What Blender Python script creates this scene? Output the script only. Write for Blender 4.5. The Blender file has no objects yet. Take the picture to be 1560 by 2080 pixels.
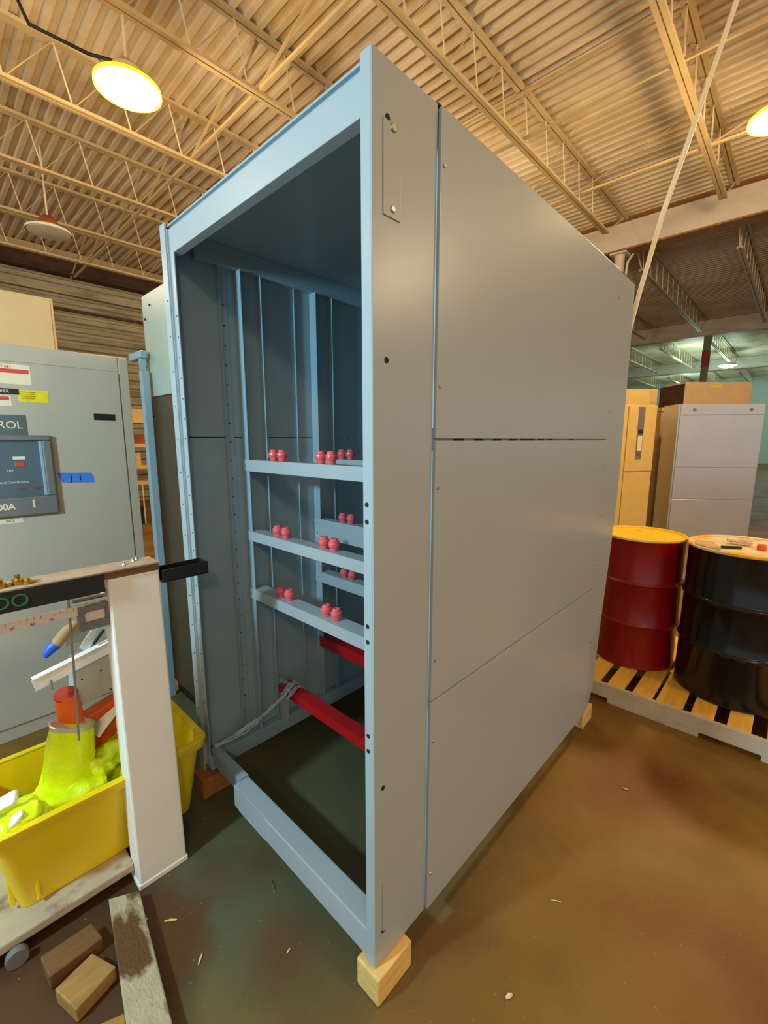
import bpy, bmesh, math, random
from mathutils import Vector, Matrix, noise
random.seed(7)
PI = math.pi
sc = bpy.context.scene
C = sc.collection

# ------------------------------------------------------------------ camera, light, exposure
# X runs along the long side of the grey enclosure, Y across its open front
cam_d = bpy.data.cameras.new('camera'); cam = bpy.data.objects.new('camera', cam_d); C.objects.link(cam)
cam.location = (0, 0, 1.59)
cam.rotation_euler = (math.radians(90 - 9.37), 0, -math.radians(46.6))
cam_d.sensor_fit = 'VERTICAL'; cam_d.sensor_height = 36; cam_d.sensor_width = 27
cam_d.lens = 891 / 2080 * 36
cam_d.clip_start = .02; cam_d.clip_end = 200
sc.camera = cam
sc.view_settings.view_transform = 'Standard'; sc.view_settings.look = 'None'
sc.view_settings.gamma = 1; sc.view_settings.use_curve_mapping = False
sc.view_settings.exposure = 0.10

def lin(c):
    return tuple(((x/255)/12.92 if x/255 <= .04045 else ((x/255+.055)/1.055)**2.4) for x in c)

w = bpy.data.worlds.new('world'); sc.world = w; w.use_nodes = True
bg = w.node_tree.nodes['Background']; bg.inputs[0].default_value = (.86, .96, 1, 1); bg.inputs[1].default_value = .56

def point(name, loc, power, col, r=.2):
    d = bpy.data.lights.new(name, 'POINT'); d.energy = power; d.color = col; d.shadow_soft_size = r
    o = bpy.data.objects.new(name, d); o.location = loc; C.objects.link(o); return o
WARM = (1, .72, .36); WARM2 = (1, .76, .46); COOL = (.47, .83, 1)
LAMPS = [(1.64, 4.61, 4.6), (5.98, .49, 4.6)]
for l in LAMPS: point('lamp_and_fill_light', (l[0], l[1], l[2]-.16), 260, WARM, .22)
for l in [(1.8, -4.2, 4.44), (6.2, -4.2, 4.44), (-2.8, -4.2, 4.44)]: point('lamp_and_fill_light', l, 225, WARM2, .3)
for l in [(-2.6, 5.4, 4.5), (5.98, 4.7, 4.5), (5.98, 9.0, 4.5), (-1.5, 9.2, 4.5)]: point('lamp_and_fill_light', l, 95, WARM2, .25)  # extra unseen lamps, added to brighten the ceiling and left side
point('lamp_and_fill_light', (-1.25, 1.35, 2.05), 215, COOL, .09)
for l in [(24, 4, 4.6), (34, 0, 4.6), (26.7, 3.03, 4.6), (34, 6, 4.6)]: point('lamp_and_fill_light', l, 150, (.60, 1, .92), .25)

# ------------------------------------------------------------------ materials
MATS = {}
def mat(name, col, rough=.5, metal=0, var=.06, scale=6, bump=0, bscale=60, col2=None, cscale=3, cfac=(.45, .6), emit=0, coat=0, stretch=None):
    m = bpy.data.materials.new(name); m.use_nodes = True; MATS[name] = m
    nt = m.node_tree; b = nt.nodes['Principled BSDF']
    b.inputs['Roughness'].default_value = rough; b.inputs['Metallic'].default_value = metal
    if coat: b.inputs['Coat Weight'].default_value = coat; b.inputs['Coat Roughness'].default_value = .1
    tc = nt.nodes.new('ShaderNodeTexCoord'); out = tc.outputs['Object']
    if stretch:
        mp = nt.nodes.new('ShaderNodeMapping'); mp.inputs['Scale'].default_value = stretch
        nt.links.new(out, mp.inputs[0]); out = mp.outputs[0]
    c = lin(col)
    n = nt.nodes.new('ShaderNodeTexNoise'); n.inputs['Scale'].default_value = scale; n.inputs['Detail'].default_value = 5
    nt.links.new(out, n.inputs['Vector'])
    r = nt.nodes.new('ShaderNodeValToRGB'); nt.links.new(n.outputs[0], r.inputs[0])
    r.color_ramp.elements[0].position = .3; r.color_ramp.elements[1].position = .7
    r.color_ramp.elements[0].color = (*[x*(1-var) for x in c], 1); r.color_ramp.elements[1].color = (*[min(1, x*(1+var)) for x in c], 1)
    last = r.outputs[0]
    if col2:
        n2 = nt.nodes.new('ShaderNodeTexNoise'); n2.inputs['Scale'].default_value = cscale; n2.inputs['Detail'].default_value = 6
        nt.links.new(out, n2.inputs['Vector'])
        r2 = nt.nodes.new('ShaderNodeValToRGB'); nt.links.new(n2.outputs[0], r2.inputs[0])
        r2.color_ramp.elements[0].position = cfac[0]; r2.color_ramp.elements[1].position = cfac[1]
        mx = nt.nodes.new('ShaderNodeMix'); mx.data_type = 'RGBA'
        nt.links.new(r2.outputs[0], mx.inputs[0]); nt.links.new(last, mx.inputs[6]); mx.inputs[7].default_value = (*lin(col2), 1)
        last = mx.outputs[2]
    nt.links.new(last, b.inputs['Base Color'])
    if bump:
        n3 = nt.nodes.new('ShaderNodeTexNoise'); n3.inputs['Scale'].default_value = bscale; n3.inputs['Detail'].default_value = 4
        nt.links.new(out, n3.inputs['Vector'])
        bp = nt.nodes.new('ShaderNodeBump'); bp.inputs['Strength'].default_value = bump; bp.inputs['Distance'].default_value = .01
        nt.links.new(n3.outputs[0], bp.inputs['Height']); nt.links.new(bp.outputs[0], b.inputs['Normal'])
    if emit:
        b.inputs['Emission Color'].default_value = (*c, 1); b.inputs['Emission Strength'].default_value = emit
    return m

paint = mat('cabinet_paint', (164, 171, 174), .30, var=.02, scale=2)
paint_in = mat('frame_paint_cool_cast', (142, 165, 174), .38, var=.03)  # cabinet paint turned bluer: cool bounced light inside put into the colour
dark_hole = mat('dark_hole', (20, 22, 24), .8)
zinc = mat('zinc', (190, 190, 185), .3, 1, var=.1)
red_paint = mat('red_paint', (176, 20, 22), .35, var=.08)
insul = mat('insulator_red', (232, 100, 104), .28, var=.12, scale=40)
deck_m = mat('deck_paint', (216, 198, 168), .6, var=.10, scale=1.5, col2=(186, 158, 104), cscale=.9, cfac=(.45, .75))
joist_m = mat('joist_paint', (196, 172, 128), .55, var=.1, scale=3)
rod_m = mat('rod_paint', (226, 206, 172), .5, var=.05)
girder_m = mat('girder_white', (206, 192, 176), .5, var=.05)
girder_shaded = mat('girder_flange_shade', (140, 92, 44), .6, var=.2)  # flange browned, the shade of its underside painted into the colour
siding = mat('siding', (156, 147, 120), .7, var=.25, scale=2, col2=(100, 82, 54), cscale=2.5, cfac=(.5, .75), stretch=(.4, 1, 2))
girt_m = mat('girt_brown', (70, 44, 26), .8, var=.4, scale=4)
far_wall = mat('far_wall', (196, 214, 200), .7, var=.03)
wood = mat('wood_pale', (226, 186, 112), .6, var=.12, scale=5, stretch=(1.2, 9, 9), bump=.2)
wood_red = mat('wood_reddish', (170, 104, 48), .65, var=.2, scale=5, stretch=(9, 2, 9), bump=.25)
wood_dark = mat('wood_dark', (112, 74, 34), .7, var=.2, scale=5, stretch=(2, 9, 9), bump=.25)
wood_split = mat('wood_split', (160, 118, 58), .7, var=.2, scale=5, stretch=(2, 9, 9), bump=.25)
wood_old = mat('wood_weathered', (176, 160, 126), .75, var=.15, scale=6, col2=(96, 60, 26), cscale=5, cfac=(.52, .6), bump=.4, stretch=(2, 1, 2))
slat_m = mat('pallet_slat', (240, 184, 74), .6, var=.12, scale=5, stretch=(1.2, 9, 9), bump=.2)
pallet_w = mat('pallet_skirt', (200, 184, 156), .65, var=.1, scale=8, bump=.2)
drum_red = mat('drum_red', (140, 12, 16), .3, var=.05)
drum_black = mat('drum_black', (14, 12, 12), .16, var=.1)
lid_yel = mat('lid_yellow', (255, 208, 8), .35, var=.05, col2=(255, 226, 140), cscale=5, cfac=(.55, .65))
lid_white = mat('lid_white', (236, 220, 190), .4, var=.05, col2=(246, 190, 30), cscale=5, cfac=(.5, .58))
gear_grey = mat('switchgear_grey', (182, 168, 150), .42, var=.04, scale=1.5)
gear_tan = mat('switchgear_tan', (206, 172, 122), .5, var=.05)
gear_yel = mat('switchgear_cream', (220, 184, 104), .45, var=.05)
gear_blu = mat('panel_grey_blue', (190, 190, 196), .25, .5, var=.04, scale=2)
back_cab = mat('old_cabinet_paint', (166, 176, 160), .3, var=.05)
back_brown = mat('old_cabinet_brown', (74, 56, 30), .35, var=.15, scale=2)  # brown reflection painted on the tall cabinet's lower body; also backs a seam
black_m = mat('black_paint', (26, 24, 22), .45, var=.2)
dusty = mat('dusty_top', (160, 136, 112), .7, var=.15, scale=20)
scale_w = mat('scale_enamel', (238, 228, 214), .45, var=.03, scale=3, col2=(120, 80, 40), cscale=42, cfac=(.74, .78))
scale_base = mat('scale_base', (180, 160, 132), .6, var=.15, col2=(110, 70, 34), cscale=9, cfac=(.58, .72))
grey_m = mat('grey_plastic', (112, 108, 106), .5)
slate = mat('slate_panel', (84, 96, 104), .4)
slate2 = mat('slate_dark', (84, 92, 90), .5)
white_m = mat('white_paint', (232, 228, 220), .5)
pink_w = mat('beam_scale', (214, 200, 190), .45)
label_w = mat('label_white', (226, 208, 176), .5)
red_lab = mat('label_red', (206, 66, 52), .5)
yel_lab = mat('label_yellow', (226, 204, 20), .5, var=.1, scale=50)
blue_tape = mat('blue_tape', (60, 120, 200), .6)
ink = mat('ink', (30, 34, 60), .6)
green_p = mat('green_paint', (30, 110, 60), .5)
brass = mat('brass', (190, 150, 50), .3, .9, var=.2, scale=60)
steel = mat('steel', (180, 184, 186), .3, .9, var=.1)
bin_y = mat('tote_yellow', (234, 200, 8), .4, var=.05, scale=3)
hivis = mat('hivis_cloth', (226, 250, 8), .32, var=.10, scale=14, bump=.9, bscale=18)
reflect = mat('reflective_tape', (250, 252, 255), .3, var=.01)
orange = mat('orange_plastic', (232, 98, 22), .45, var=.05)
inner_red = mat('inner_red', (160, 30, 20), .5)
alu = mat('aluminium', (196, 198, 190), .35, .3, var=.08)
blue_pl = mat('blue_plastic', (30, 84, 190), .4)
tan_m = mat('tan_wood', (176, 134, 76), .6, var=.1)
pvc = mat('cable_cream', (238, 222, 190), .5, var=.04)
twine = mat('clear_wrap', (200, 206, 214), .2, .3, var=.2, scale=90)
rust = mat('rust_brown', (140, 66, 32), .7, var=.25)
lens_on = mat('lens_lit', (255, 226, 140), .4, emit=26)
glass_lit = mat('glass_lit', (255, 176, 20), .4, emit=3.5)
lens_white = mat('lens_cool', (255, 255, 255), .4, emit=14)
lens_off = mat('lens_dull', (226, 222, 200), .4)
green_col = mat('column_paint', (116, 116, 90), .5)
col_red = mat('column_red', (150, 20, 24), .5)
cardb = mat('cardboard', (206, 172, 120), .8, var=.08)
glove_m = mat('glove_cloth', (236, 214, 176), .8, bump=.3)

# floor: brown-grey concrete, rusty stains, near-left cool light and shadow painted in
fl = bpy.data.materials.new('concrete'); fl.use_nodes = True; nt = fl.node_tree; b = nt.nodes['Principled BSDF']
tc = nt.nodes.new('ShaderNodeNewGeometry')
def tex(s, d=6, dist=0):
    n = nt.nodes.new('ShaderNodeTexNoise'); n.inputs['Scale'].default_value = s; n.inputs['Detail'].default_value = d
    n.inputs['Distortion'].default_value = dist; nt.links.new(tc.outputs['Position'], n.inputs['Vector']); return n
def ramp(n, a, bb, ca, cb):
    r = nt.nodes.new('ShaderNodeValToRGB'); nt.links.new(n.outputs[0], r.inputs[0])
    r.color_ramp.elements[0].position = a; r.color_ramp.elements[1].position = bb
    r.color_ramp.elements[0].color = (*ca, 1); r.color_ramp.elements[1].color = (*cb, 1); return r
def mix(f, a, bcol):
    m = nt.nodes.new('ShaderNodeMix'); m.data_type = 'RGBA'; nt.links.new(f, m.inputs[0]); nt.links.new(a, m.inputs[6])
    m.inputs[7].default_value = (*bcol, 1); return m.outputs[2]
base = ramp(tex(1.7), .3, .7, lin((104, 74, 22)), lin((142, 106, 38)))
s1 = ramp(tex(1.15, 3, .6), .48, .68, (0, 0, 0), (.85, .85, .85))
s2 = ramp(tex(2.3, 4, .3), .56, .72, (0, 0, 0), (.6, .6, .6))
c = mix(s1.outputs[0], base.outputs[0], lin((124, 78, 20)))
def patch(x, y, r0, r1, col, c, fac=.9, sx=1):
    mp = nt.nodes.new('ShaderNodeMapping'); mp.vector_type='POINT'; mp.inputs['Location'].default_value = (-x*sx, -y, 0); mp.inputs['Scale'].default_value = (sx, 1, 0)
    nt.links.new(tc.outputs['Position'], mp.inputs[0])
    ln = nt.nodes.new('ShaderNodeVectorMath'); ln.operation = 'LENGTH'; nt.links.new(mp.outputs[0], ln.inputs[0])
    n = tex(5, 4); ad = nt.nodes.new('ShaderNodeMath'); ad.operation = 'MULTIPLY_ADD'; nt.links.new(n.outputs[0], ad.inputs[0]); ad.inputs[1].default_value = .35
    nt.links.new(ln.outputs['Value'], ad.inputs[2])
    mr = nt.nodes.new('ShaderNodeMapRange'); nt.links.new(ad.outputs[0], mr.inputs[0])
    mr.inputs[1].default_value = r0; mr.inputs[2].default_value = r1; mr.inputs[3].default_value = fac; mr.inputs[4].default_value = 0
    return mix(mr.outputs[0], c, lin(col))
c = patch(1.0, 1.75, .95, 1.5, (78, 84, 62), c, .85)  # cool light on the near-left floor, painted as a grey area
c = patch(.12, 1.40, .45, .62, (74, 40, 14), c)  # brown stain and the shadow of scale and tote, painted around the offcuts
c = patch(.42, 1.30, .25, .36, (92, 56, 24), c, .8, 1.6)  # band right of the timber: shadow painted brown over stained floor
c = patch(2.15, .35, .3, .55, (112, 64, 26), c, .8)
c = patch(1.55, .0, .2, .5, (104, 56, 22), c, .6)
c = patch(.62, .98, .22, .36, (96, 58, 26), c, .6)
c = mix(s2.outputs[0], c, lin((86, 48, 18)))
sp = ramp(tex(60, 2), .7, .74, (0, 0, 0), (.35, .35, .35))
c = mix(sp.outputs[0], c, lin((150, 140, 110)))
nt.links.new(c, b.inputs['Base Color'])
rr = ramp(tex(2.2), .3, .7, (.42,)*3, (.62,)*3); nt.links.new(rr.outputs[0], b.inputs['Roughness'])
bp = nt.nodes.new('ShaderNodeBump'); bp.inputs['Strength'].default_value = .12; bp.inputs['Distance'].default_value = .004
nt.links.new(tex(25).outputs[0], bp.inputs['Height']); nt.links.new(bp.outputs[0], b.inputs['Normal'])

# ------------------------------------------------------------------ builders
W = {}
class MB:
    def __init__(s): s.bm = bmesh.new()
    def hexa(s, p):          # 8 points: bottom 4 ccw, top 4 ccw
        v = [s.bm.verts.new(q) for q in p]
        for f in ((3,2,1,0),(4,5,6,7),(0,1,5,4),(1,2,6,5),(2,3,7,6),(3,0,4,7)): s.bm.faces.new([v[i] for i in f])
        return s
    def box(s, a, b):
        x0,x1=sorted((a[0],b[0])); y0,y1=sorted((a[1],b[1])); z0,z1=sorted((a[2],b[2]))
        return s.hexa([(x0,y0,z0),(x1,y0,z0),(x1,y1,z0),(x0,y1,z0),(x0,y0,z1),(x1,y0,z1),(x1,y1,z1),(x0,y1,z1)])
    def obox(s, cx, cy, z0, z1, lx, ly, rot, lean=(0,0)):
        c,sn=math.cos(rot),math.sin(rot); P=[]
        for z,(dx,dy) in ((z0,(0,0)),(z1,lean)):
            for sx,sy in ((-1,-1),(1,-1),(1,1),(-1,1)):
                x,y=sx*lx/2,sy*ly/2; P.append((cx+dx+x*c-y*sn, cy+dy+x*sn+y*c, z))
        return s.hexa(P)
    def bar(s, a, b, w, h=None, up=(0,0,1)):
        a,b=Vector(a),Vector(b); h=h or w; d=(b-a).normalized(); up=Vector(up)
        if abs(d.dot(up))>.98: up=Vector((1,0,0))
        x=d.cross(up).normalized(); y=x.cross(d)
        P=[]
        for q in (a,b):
            for sx,sy in ((-1,-1),(1,-1),(1,1),(-1,1)): P.append(tuple(q+x*sx*w/2+y*sy*h/2))
        return s.hexa(P)
    def tube(s, pts, r, n=8, caps=True):
        pts=[Vector(p) for p in pts]; rings=[]
        rs = r if isinstance(r,(list,tuple)) else [r]*len(pts)
        ref=None
        for i,p in enumerate(pts):
            d=(pts[min(i+1,len(pts)-1)]-pts[max(i-1,0)]).normalized()
            if ref is None: ref = Vector((0,0,1)) if abs(d.z)<.9 else Vector((1,0,0))
            x=d.cross(ref).normalized(); y=x.cross(d).normalized(); ref=y
            rings.append([s.bm.verts.new(p+(x*math.cos(2*PI*k/n)+y*math.sin(2*PI*k/n))*rs[i]) for k in range(n)])
        for A,B in zip(rings,rings[1:]):
            for k in range(n): s.bm.faces.new((A[k],A[(k+1)%n],B[(k+1)%n],B[k]))
        if caps:
            s.bm.faces.new(rings[0][::-1]); s.bm.faces.new(rings[-1])
        return s
    def lathe(s, prof, c=(0,0,0), n=32, axis='z'):
        rings=[]
        for r,z in prof:
            if r<1e-6: 
                p={'z':(0,0,z),'y':(0,z,0),'x':(z,0,0)}[axis]; rings.append([s.bm.verts.new(Vector(c)+Vector(p))])
            else:
                ring=[]
                for k in range(n):
                    a=2*PI*k/n; q={'z':(r*math.cos(a),r*math.sin(a),z),'y':(r*math.cos(a),z,r*math.sin(a)),'x':(z,r*math.cos(a),r*math.sin(a))}[axis]
                    ring.append(s.bm.verts.new(Vector(c)+Vector(q)))
                rings.append(ring)
        for A,B in zip(rings,rings[1:]):
            if len(A)==1 and len(B)==1: continue
            for k in range(n):
                k2=(k+1)%n
                if len(A)==1: s.bm.faces.new((A[0],B[k2],B[k]))
                elif len(B)==1: s.bm.faces.new((A[k],A[k2],B[0]))
                else: s.bm.faces.new((A[k],A[k2],B[k2],B[k]))
        return s
    def loft(s, loops, close=False, cap0=True, cap1=True):
        R=[[s.bm.verts.new(p) for p in L] for L in loops]
        n=len(R[0])
        for A,B in zip(R,R[1:]):
            for k in range(n): s.bm.faces.new((A[k],A[(k+1)%n],B[(k+1)%n],B[k]))
        if cap0: s.bm.faces.new(R[0][::-1])
        if cap1: s.bm.faces.new(R[-1])
        return s
    def build(s, name, m, parent=None, bevel=0, smooth=False, label=None):
        bm=s.bm; bmesh.ops.recalc_face_normals(bm, faces=bm.faces)
        if parent is not None: off=W[parent.name]
        else:
            xs=[v.co for v in bm.verts]
            off=Vector(((min(v.x for v in xs)+max(v.x for v in xs))/2,(min(v.y for v in xs)+max(v.y for v in xs))/2,min(v.z for v in xs)))
        for v in bm.verts: v.co-=off
        if smooth:
            for f in bm.faces: f.smooth=True
            for e in bm.edges:
                if len(e.link_faces)==2 and e.calc_face_angle(0)>.6: e.smooth=False
        me=bpy.data.meshes.new(name); bm.to_mesh(me); bm.free(); me.materials.append(m)
        o=bpy.data.objects.new(name,me); C.objects.link(o)
        if parent is not None: o.parent=parent
        else: o.location=off
        W[o.name]=off.copy()
        if bevel:
            bv=o.modifiers.new('bevel','BEVEL'); bv.width=bevel; bv.segments=2; bv.limit_method='ANGLE'
            bv.harden_normals=False
        if label: o['label']=label
        return o
def tag(o, label=None, cat=None, group=None, kind=None):
    if label: o['label']=label
    if cat: o['category']=cat
    if group: o['group']=group
    if kind: o['kind']=kind
    return o
def thing(name, loc, label, cat, group=None, rot=0, local=False):
    o=bpy.data.objects.new(name,None); C.objects.link(o); o.location=loc; o.rotation_euler=(0,0,rot); o.empty_display_size=.1
    W[o.name]=Vector((0,0,0)) if local else Vector(loc)
    return tag(o,label,cat,group)
def copy_tree(o, parent=None):
    c=o.copy(); C.objects.link(c)
    if parent is not None: c.parent=parent
    for ch in [x for x in o.children]: copy_tree(ch,c)
    return c
def text(body, name, size, loc, m, parent, depth=.001, rot=(PI/2,0,0), align='LEFT', bold=0):
    cu=bpy.data.curves.new(name,'FONT'); cu.body=body; cu.size=size; cu.extrude=depth; cu.align_x=align; cu.offset=bold
    t=bpy.data.objects.new('t',cu); C.objects.link(t)
    dg=bpy.context.evaluated_depsgraph_get(); me=bpy.data.meshes.new_from_object(t.evaluated_get(dg))
    bpy.data.objects.remove(t); 
    M=Matrix.Translation(Vector(loc)-W[parent.name]) @ Matrix.Rotation(rot[2],4,'Z') @ Matrix.Rotation(rot[0],4,'X')
    me.transform(M); me.materials.clear(); me.materials.append(m)
    o=bpy.data.objects.new(name,me); C.objects.link(o); o.parent=parent; W[o.name]=W[parent.name]; return o
def struct(o): o['kind']='structure'; return o

# ------------------------------------------------------------------ setting
ZD=5.74; ZB=5.14; ZG=5.16
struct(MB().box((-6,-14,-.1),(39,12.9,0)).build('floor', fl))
# corrugated roof deck, ribs running along Y
m_=MB(); p=.152; x=-5.0; prof=[]
while x<39:
    prof += [(x,ZD),(x+.045,ZD),(x+.062,ZD+.045),(x+.135,ZD+.045)]; x+=p
top=[(a,b+.02) for a,b in prof]
for ya,yb in ((-14,-1),(-1,12.9)):
    A=[m_.bm.verts.new((a,ya,z)) for a,z in prof]; B=[m_.bm.verts.new((a,yb,z)) for a,z in prof]
    for i in range(len(prof)-1): m_.bm.faces.new((A[i],A[i+1],B[i+1],B[i]))
dk=m_.build('ceiling', deck_m); so=dk.modifiers.new('solid','SOLIDIFY'); so.thickness=.01; struct(dk)

# left wall: horizontal corrugated siding, dark girt
m_=MB(); z=0; pts=[]
while z<ZD+.05:
    pts += [(12.75,z),(12.75,z+.07),(12.70,z+.10),(12.70,z+.17)]; z+=.2
A=[m_.bm.verts.new((-6,y,z)) for y,z in pts]; B=[m_.bm.verts.new((39,y,z)) for y,z in pts]
for i in range(len(pts)-1): m_.bm.faces.new((A[i],A[i+1],B[i+1],B[i]))
wl=m_.build('wall_left', siding); so=wl.modifiers.new('solid','SOLIDIFY'); so.thickness=.02; struct(wl)
struct(MB().box((-6,12.45,5.25),(39,12.72,5.52)).build('trim_1', girt_m))
struct(MB().box((-6,12.6,4.86),(39,12.72,5.04)).build('trim_2', siding))
struct(MB().box((-6,12.62,4.50),(39,12.72,4.56)).build('trim_3', girt_m))
struct(MB().box((-6,12.45,5.60),(39,12.72,ZD)).build('trim_4', joist_m))
struct(MB().box((39,-14,0),(39.2,12.9,ZD+.1)).build('wall_back', far_wall))

# girders
def girder(x, idx, mw, mf):
    g=thing('roof_girder',(x,0,ZG),['white I-section roof girder crossing above the drums, nearest of the roof girders','far pale roof girder crossing beyond the near one'][idx],'girder',group='roof girders')
    MB().box((x-.02,-14,ZG+.03),(x+.02,12.7,ZD-.03)).build('web',mw,g)
    MB().box((x-.17,-14,ZG),(x+.17,12.7,ZG+.03)).build('bottom_flange',mf,g)
    MB().box((x-.17,-14,ZD-.03),(x+.17,12.7,ZD-.002)).build('top_flange',mf,g)
girder(9.9,0,girder_m,girder_shaded); girder(19.6,1,girder_m,joist_m)
girder(29.4,1,girder_m,joist_m)
bpy.data.objects['roof_girder.002']['label']='faintest roof girder, farthest back in the green-lit hall'

# open-web joists
places=['farthest right, crossing behind the hanging cream cable','above the right-hand side panels of the enclosure','crossing above the enclosure front corner','above the open top-left edge of the enclosure','carrying the lit lamp on the left','just left of the lit lamp','above the dark unlit lamp','nearest the brown left wall']
ROD={}
Z_=bpy.data.objects.new('rod_origin',None); W['rod_origin']=Vector((0,0,0))
def joist(y, x0, x1, mm, rm, first, lab, grp):
    t=thing('bar_joist',((x0+x1)/2,y,ZB),lab,'joist',group=grp)
    MB().box((x0,y-.055,ZD-.04),(x1,y-.008,ZD-.002)).box((x0,y+.008,ZD-.04),(x1,y+.055,ZD-.002)).build('top_chord',mm,t)
    e0=x0+(.9 if first else 1.0); e1=x1-1.0
    MB().box((e0,y-.05,ZB),(e1,y-.008,ZB+.035)).box((e0,y+.008,ZB),(e1,y+.05,ZB+.035)).build('bottom_chord',mm,t)
    step=.585; n=int((e1-e0)/step)
    for j in range(n):
        xx=e0+j*step
        if first and xx<-.2: continue
        for nm,key,mm_ in (('web_rod','v',rm),('web_diagonal','d',mm)):
            if key not in ROD:
                q=MB(); 
                if key=='v': q.tube([(0,0,.58),(.13,0,.02)],.009,6)
                else: q.tube([(.13,0,.02),(.585,0,.58)],.006,6)
                o=q.build(nm,mm_,Z_); o.parent=None; C.objects.unlink(o); ROD[key]=o
            o=ROD[key].copy(); C.objects.link(o); o.name=nm; o.parent=t; o.location=Vector((xx,y,ZB))-W[t.name]
    for nm,pa,pb in (('end_web',(x0+.1,y,ZD-.03),(e0,y,ZB+.02)),('end_web',(x1-.1,y,ZD-.03),(e1,y,ZB+.02))):
        MB().tube([pa,pb],.013,6).build(nm,rm,t)
    return t
k=0
for i in range(-2,7):
    y=1.286+1.64*i
    vis=i-0
    lab='cream roof joist of thin web rods'
    nm={-1:places[0],0:'second from the right, above the drums and the right lamp',1:places[1],2:places[2],3:places[3],4:places[4],5:places[5],6:places[6],7:places[7]}.get(i)
    if i==-2: nm='beyond the right edge, right of every other near joist'
    joist(y,-3.5,9.75,joist_m,rod_m,True,'cream open-web roof joist '+nm,'roof joists over the near bay')
for bay,(x0,x1) in enumerate(((10.08,19.43),(19.78,29.2),(29.6,38.9))):
    for i in range(-1,5):
        y=1.286+1.64*i
        joist(y,x0,x1,joist_m,rod_m,False,['open-web roof joist in the dark bay behind the near girder','open-web roof joist in the green-lit bay, behind the second girder','open-web roof joist in the farthest bay before the pale wall'][bay],'roof joists of bay %s'%['behind the near girder','behind the second girder','before the far wall'][bay])
# bridging rods
blabs=['crossing above the enclosure front','crossing above the middle of the side panels','meeting the joists short of the white girder']
for j,x in enumerate((2.9,5.5,7.2)):
    t=thing('bridging_rod',(x,4,ZB),'thin horizontal bridging bar between the roof joists '+blabs[j],'bridging bar',group='bridging between the joists')
    MB().bar((x,-4,ZB+.04),(x,12.3,ZB+.04),.03,.03).build('lower_bar',joist_m,t)
    m=MB()
    for i in range(-2,7):
        y=1.286+1.64*i
        if j!=1: m.bar((x,y,ZD-.05),(x,y+1.64,ZB+.04),.028,.01)
    if j==1: m.bar((x,-4,ZD-.06),(x,12.3,ZD-.06),.03,.03)
    m.build('upper_bar',joist_m,t)

# columns
t=thing('building_column',(9.9,3.02,0),'white round column rising behind the far top corner of the enclosure','column')
MB().lathe([(.09,0),(.09,ZG-.03)],(9.9,3.02,0),24).build('shaft',girder_m,t,smooth=True)
MB().box((9.75,2.87,ZG-.03),(10.05,3.17,ZG)).build('cap_plate',girder_m,t)
MB().tube([(9.78,2.86,0),(9.78,2.86,4.6),(9.80,2.84,4.95),(9.95,2.80,5.12)],.022,8).build('conduit',girder_m,t,smooth=True)
t=thing('building_column',(19.6,2.86,0),'dull green column with a red band, standing far behind the grey panelled cabinet','column')
MB().box((19.5,2.76,0),(19.7,2.96,ZG)).build('shaft',green_col,t)
MB().box((19.49,2.75,4.13),(19.71,2.97,4.68)).build('band',col_red,t,label='dark red painted band')

# high bay lamps
def lamp(x,y,z,lm,lab,r=.25,rusty=False,hk=5.70):
    t=thing('high_bay_lamp',(x,y,z),lab,'lamp')
    MB().lathe([(r,0),(r*.96,-.02),(r*.5,-.045),(0,-.05)],(x,y,z),40).build('lens',lm,t,smooth=True)
    MB().lathe([(r+.012,-.018),(r+.012,.012),(r*.9,.03),(r*.7,.06),(r*.55,.07),(0,.075)],(x,y,z),40).build('reflector',lens_off if rusty else glass_lit,t,smooth=True)
    MB().lathe([(0,.07),(.13,.07),(.12,.14),(.06,.20),(0,.2)],(x,y,z),20).build('ballast_housing',rust if rusty else joist_m,t,smooth=True)
    MB().tube([(x,y,z+.19),(x,y,hk)],.012,8).build('hook',rod_m,t)
    return t
l=lamp(*LAMPS[0],lens_on,'glowing round high-bay lamp over the left of the enclosure',hk=5.15)
MB().tube([(1.64,4.61,4.78),(1.4,4.75,4.80),(1.05,5.0,4.95),(.95,5.1,5.3)],.014,8).build('power_cord',black_m,l,smooth=True)
lamp(*LAMPS[1],lens_on,'glowing round high-bay lamp cut by the right edge of the photo')
lamp(1.72,8.38,4.6,lens_off,'unlit dusty high-bay lamp near the brown left wall',.27,True)
t=thing('far_lamp',(26.73,3.03,4.98),'small bright white lamp in the far hall right of the red-banded column','lamp')
MB().lathe([(0,0),(.2,.0),(.36,.1),(.3,.16)],(26.73,3.03,4.94),24).build('lens',lens_white,t,smooth=True)
MB().lathe([(.37,.09),(.3,.19),(0,.2)],(26.73,3.03,4.94),24).build('reflector',girder_m,t,smooth=True)

# hanging cable
o=MB().tube([(2.70,.80,1.2),(2.70,.78,1.9),(2.685,.735,2.2),(2.70,.715,2.34),(2.95,.70,2.80),(3.3,.675,3.34),(3.68,.652,3.92),(4.0,.636,4.4),(4.5,.62,5.16)],[.012]*3+[.012,.0135,.014,.015,.016,.017],10).build('hanging_cable',pvc,smooth=True)
tag(o,'cream cable slanting down from the roof to the far top corner of the enclosure','cable')

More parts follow.
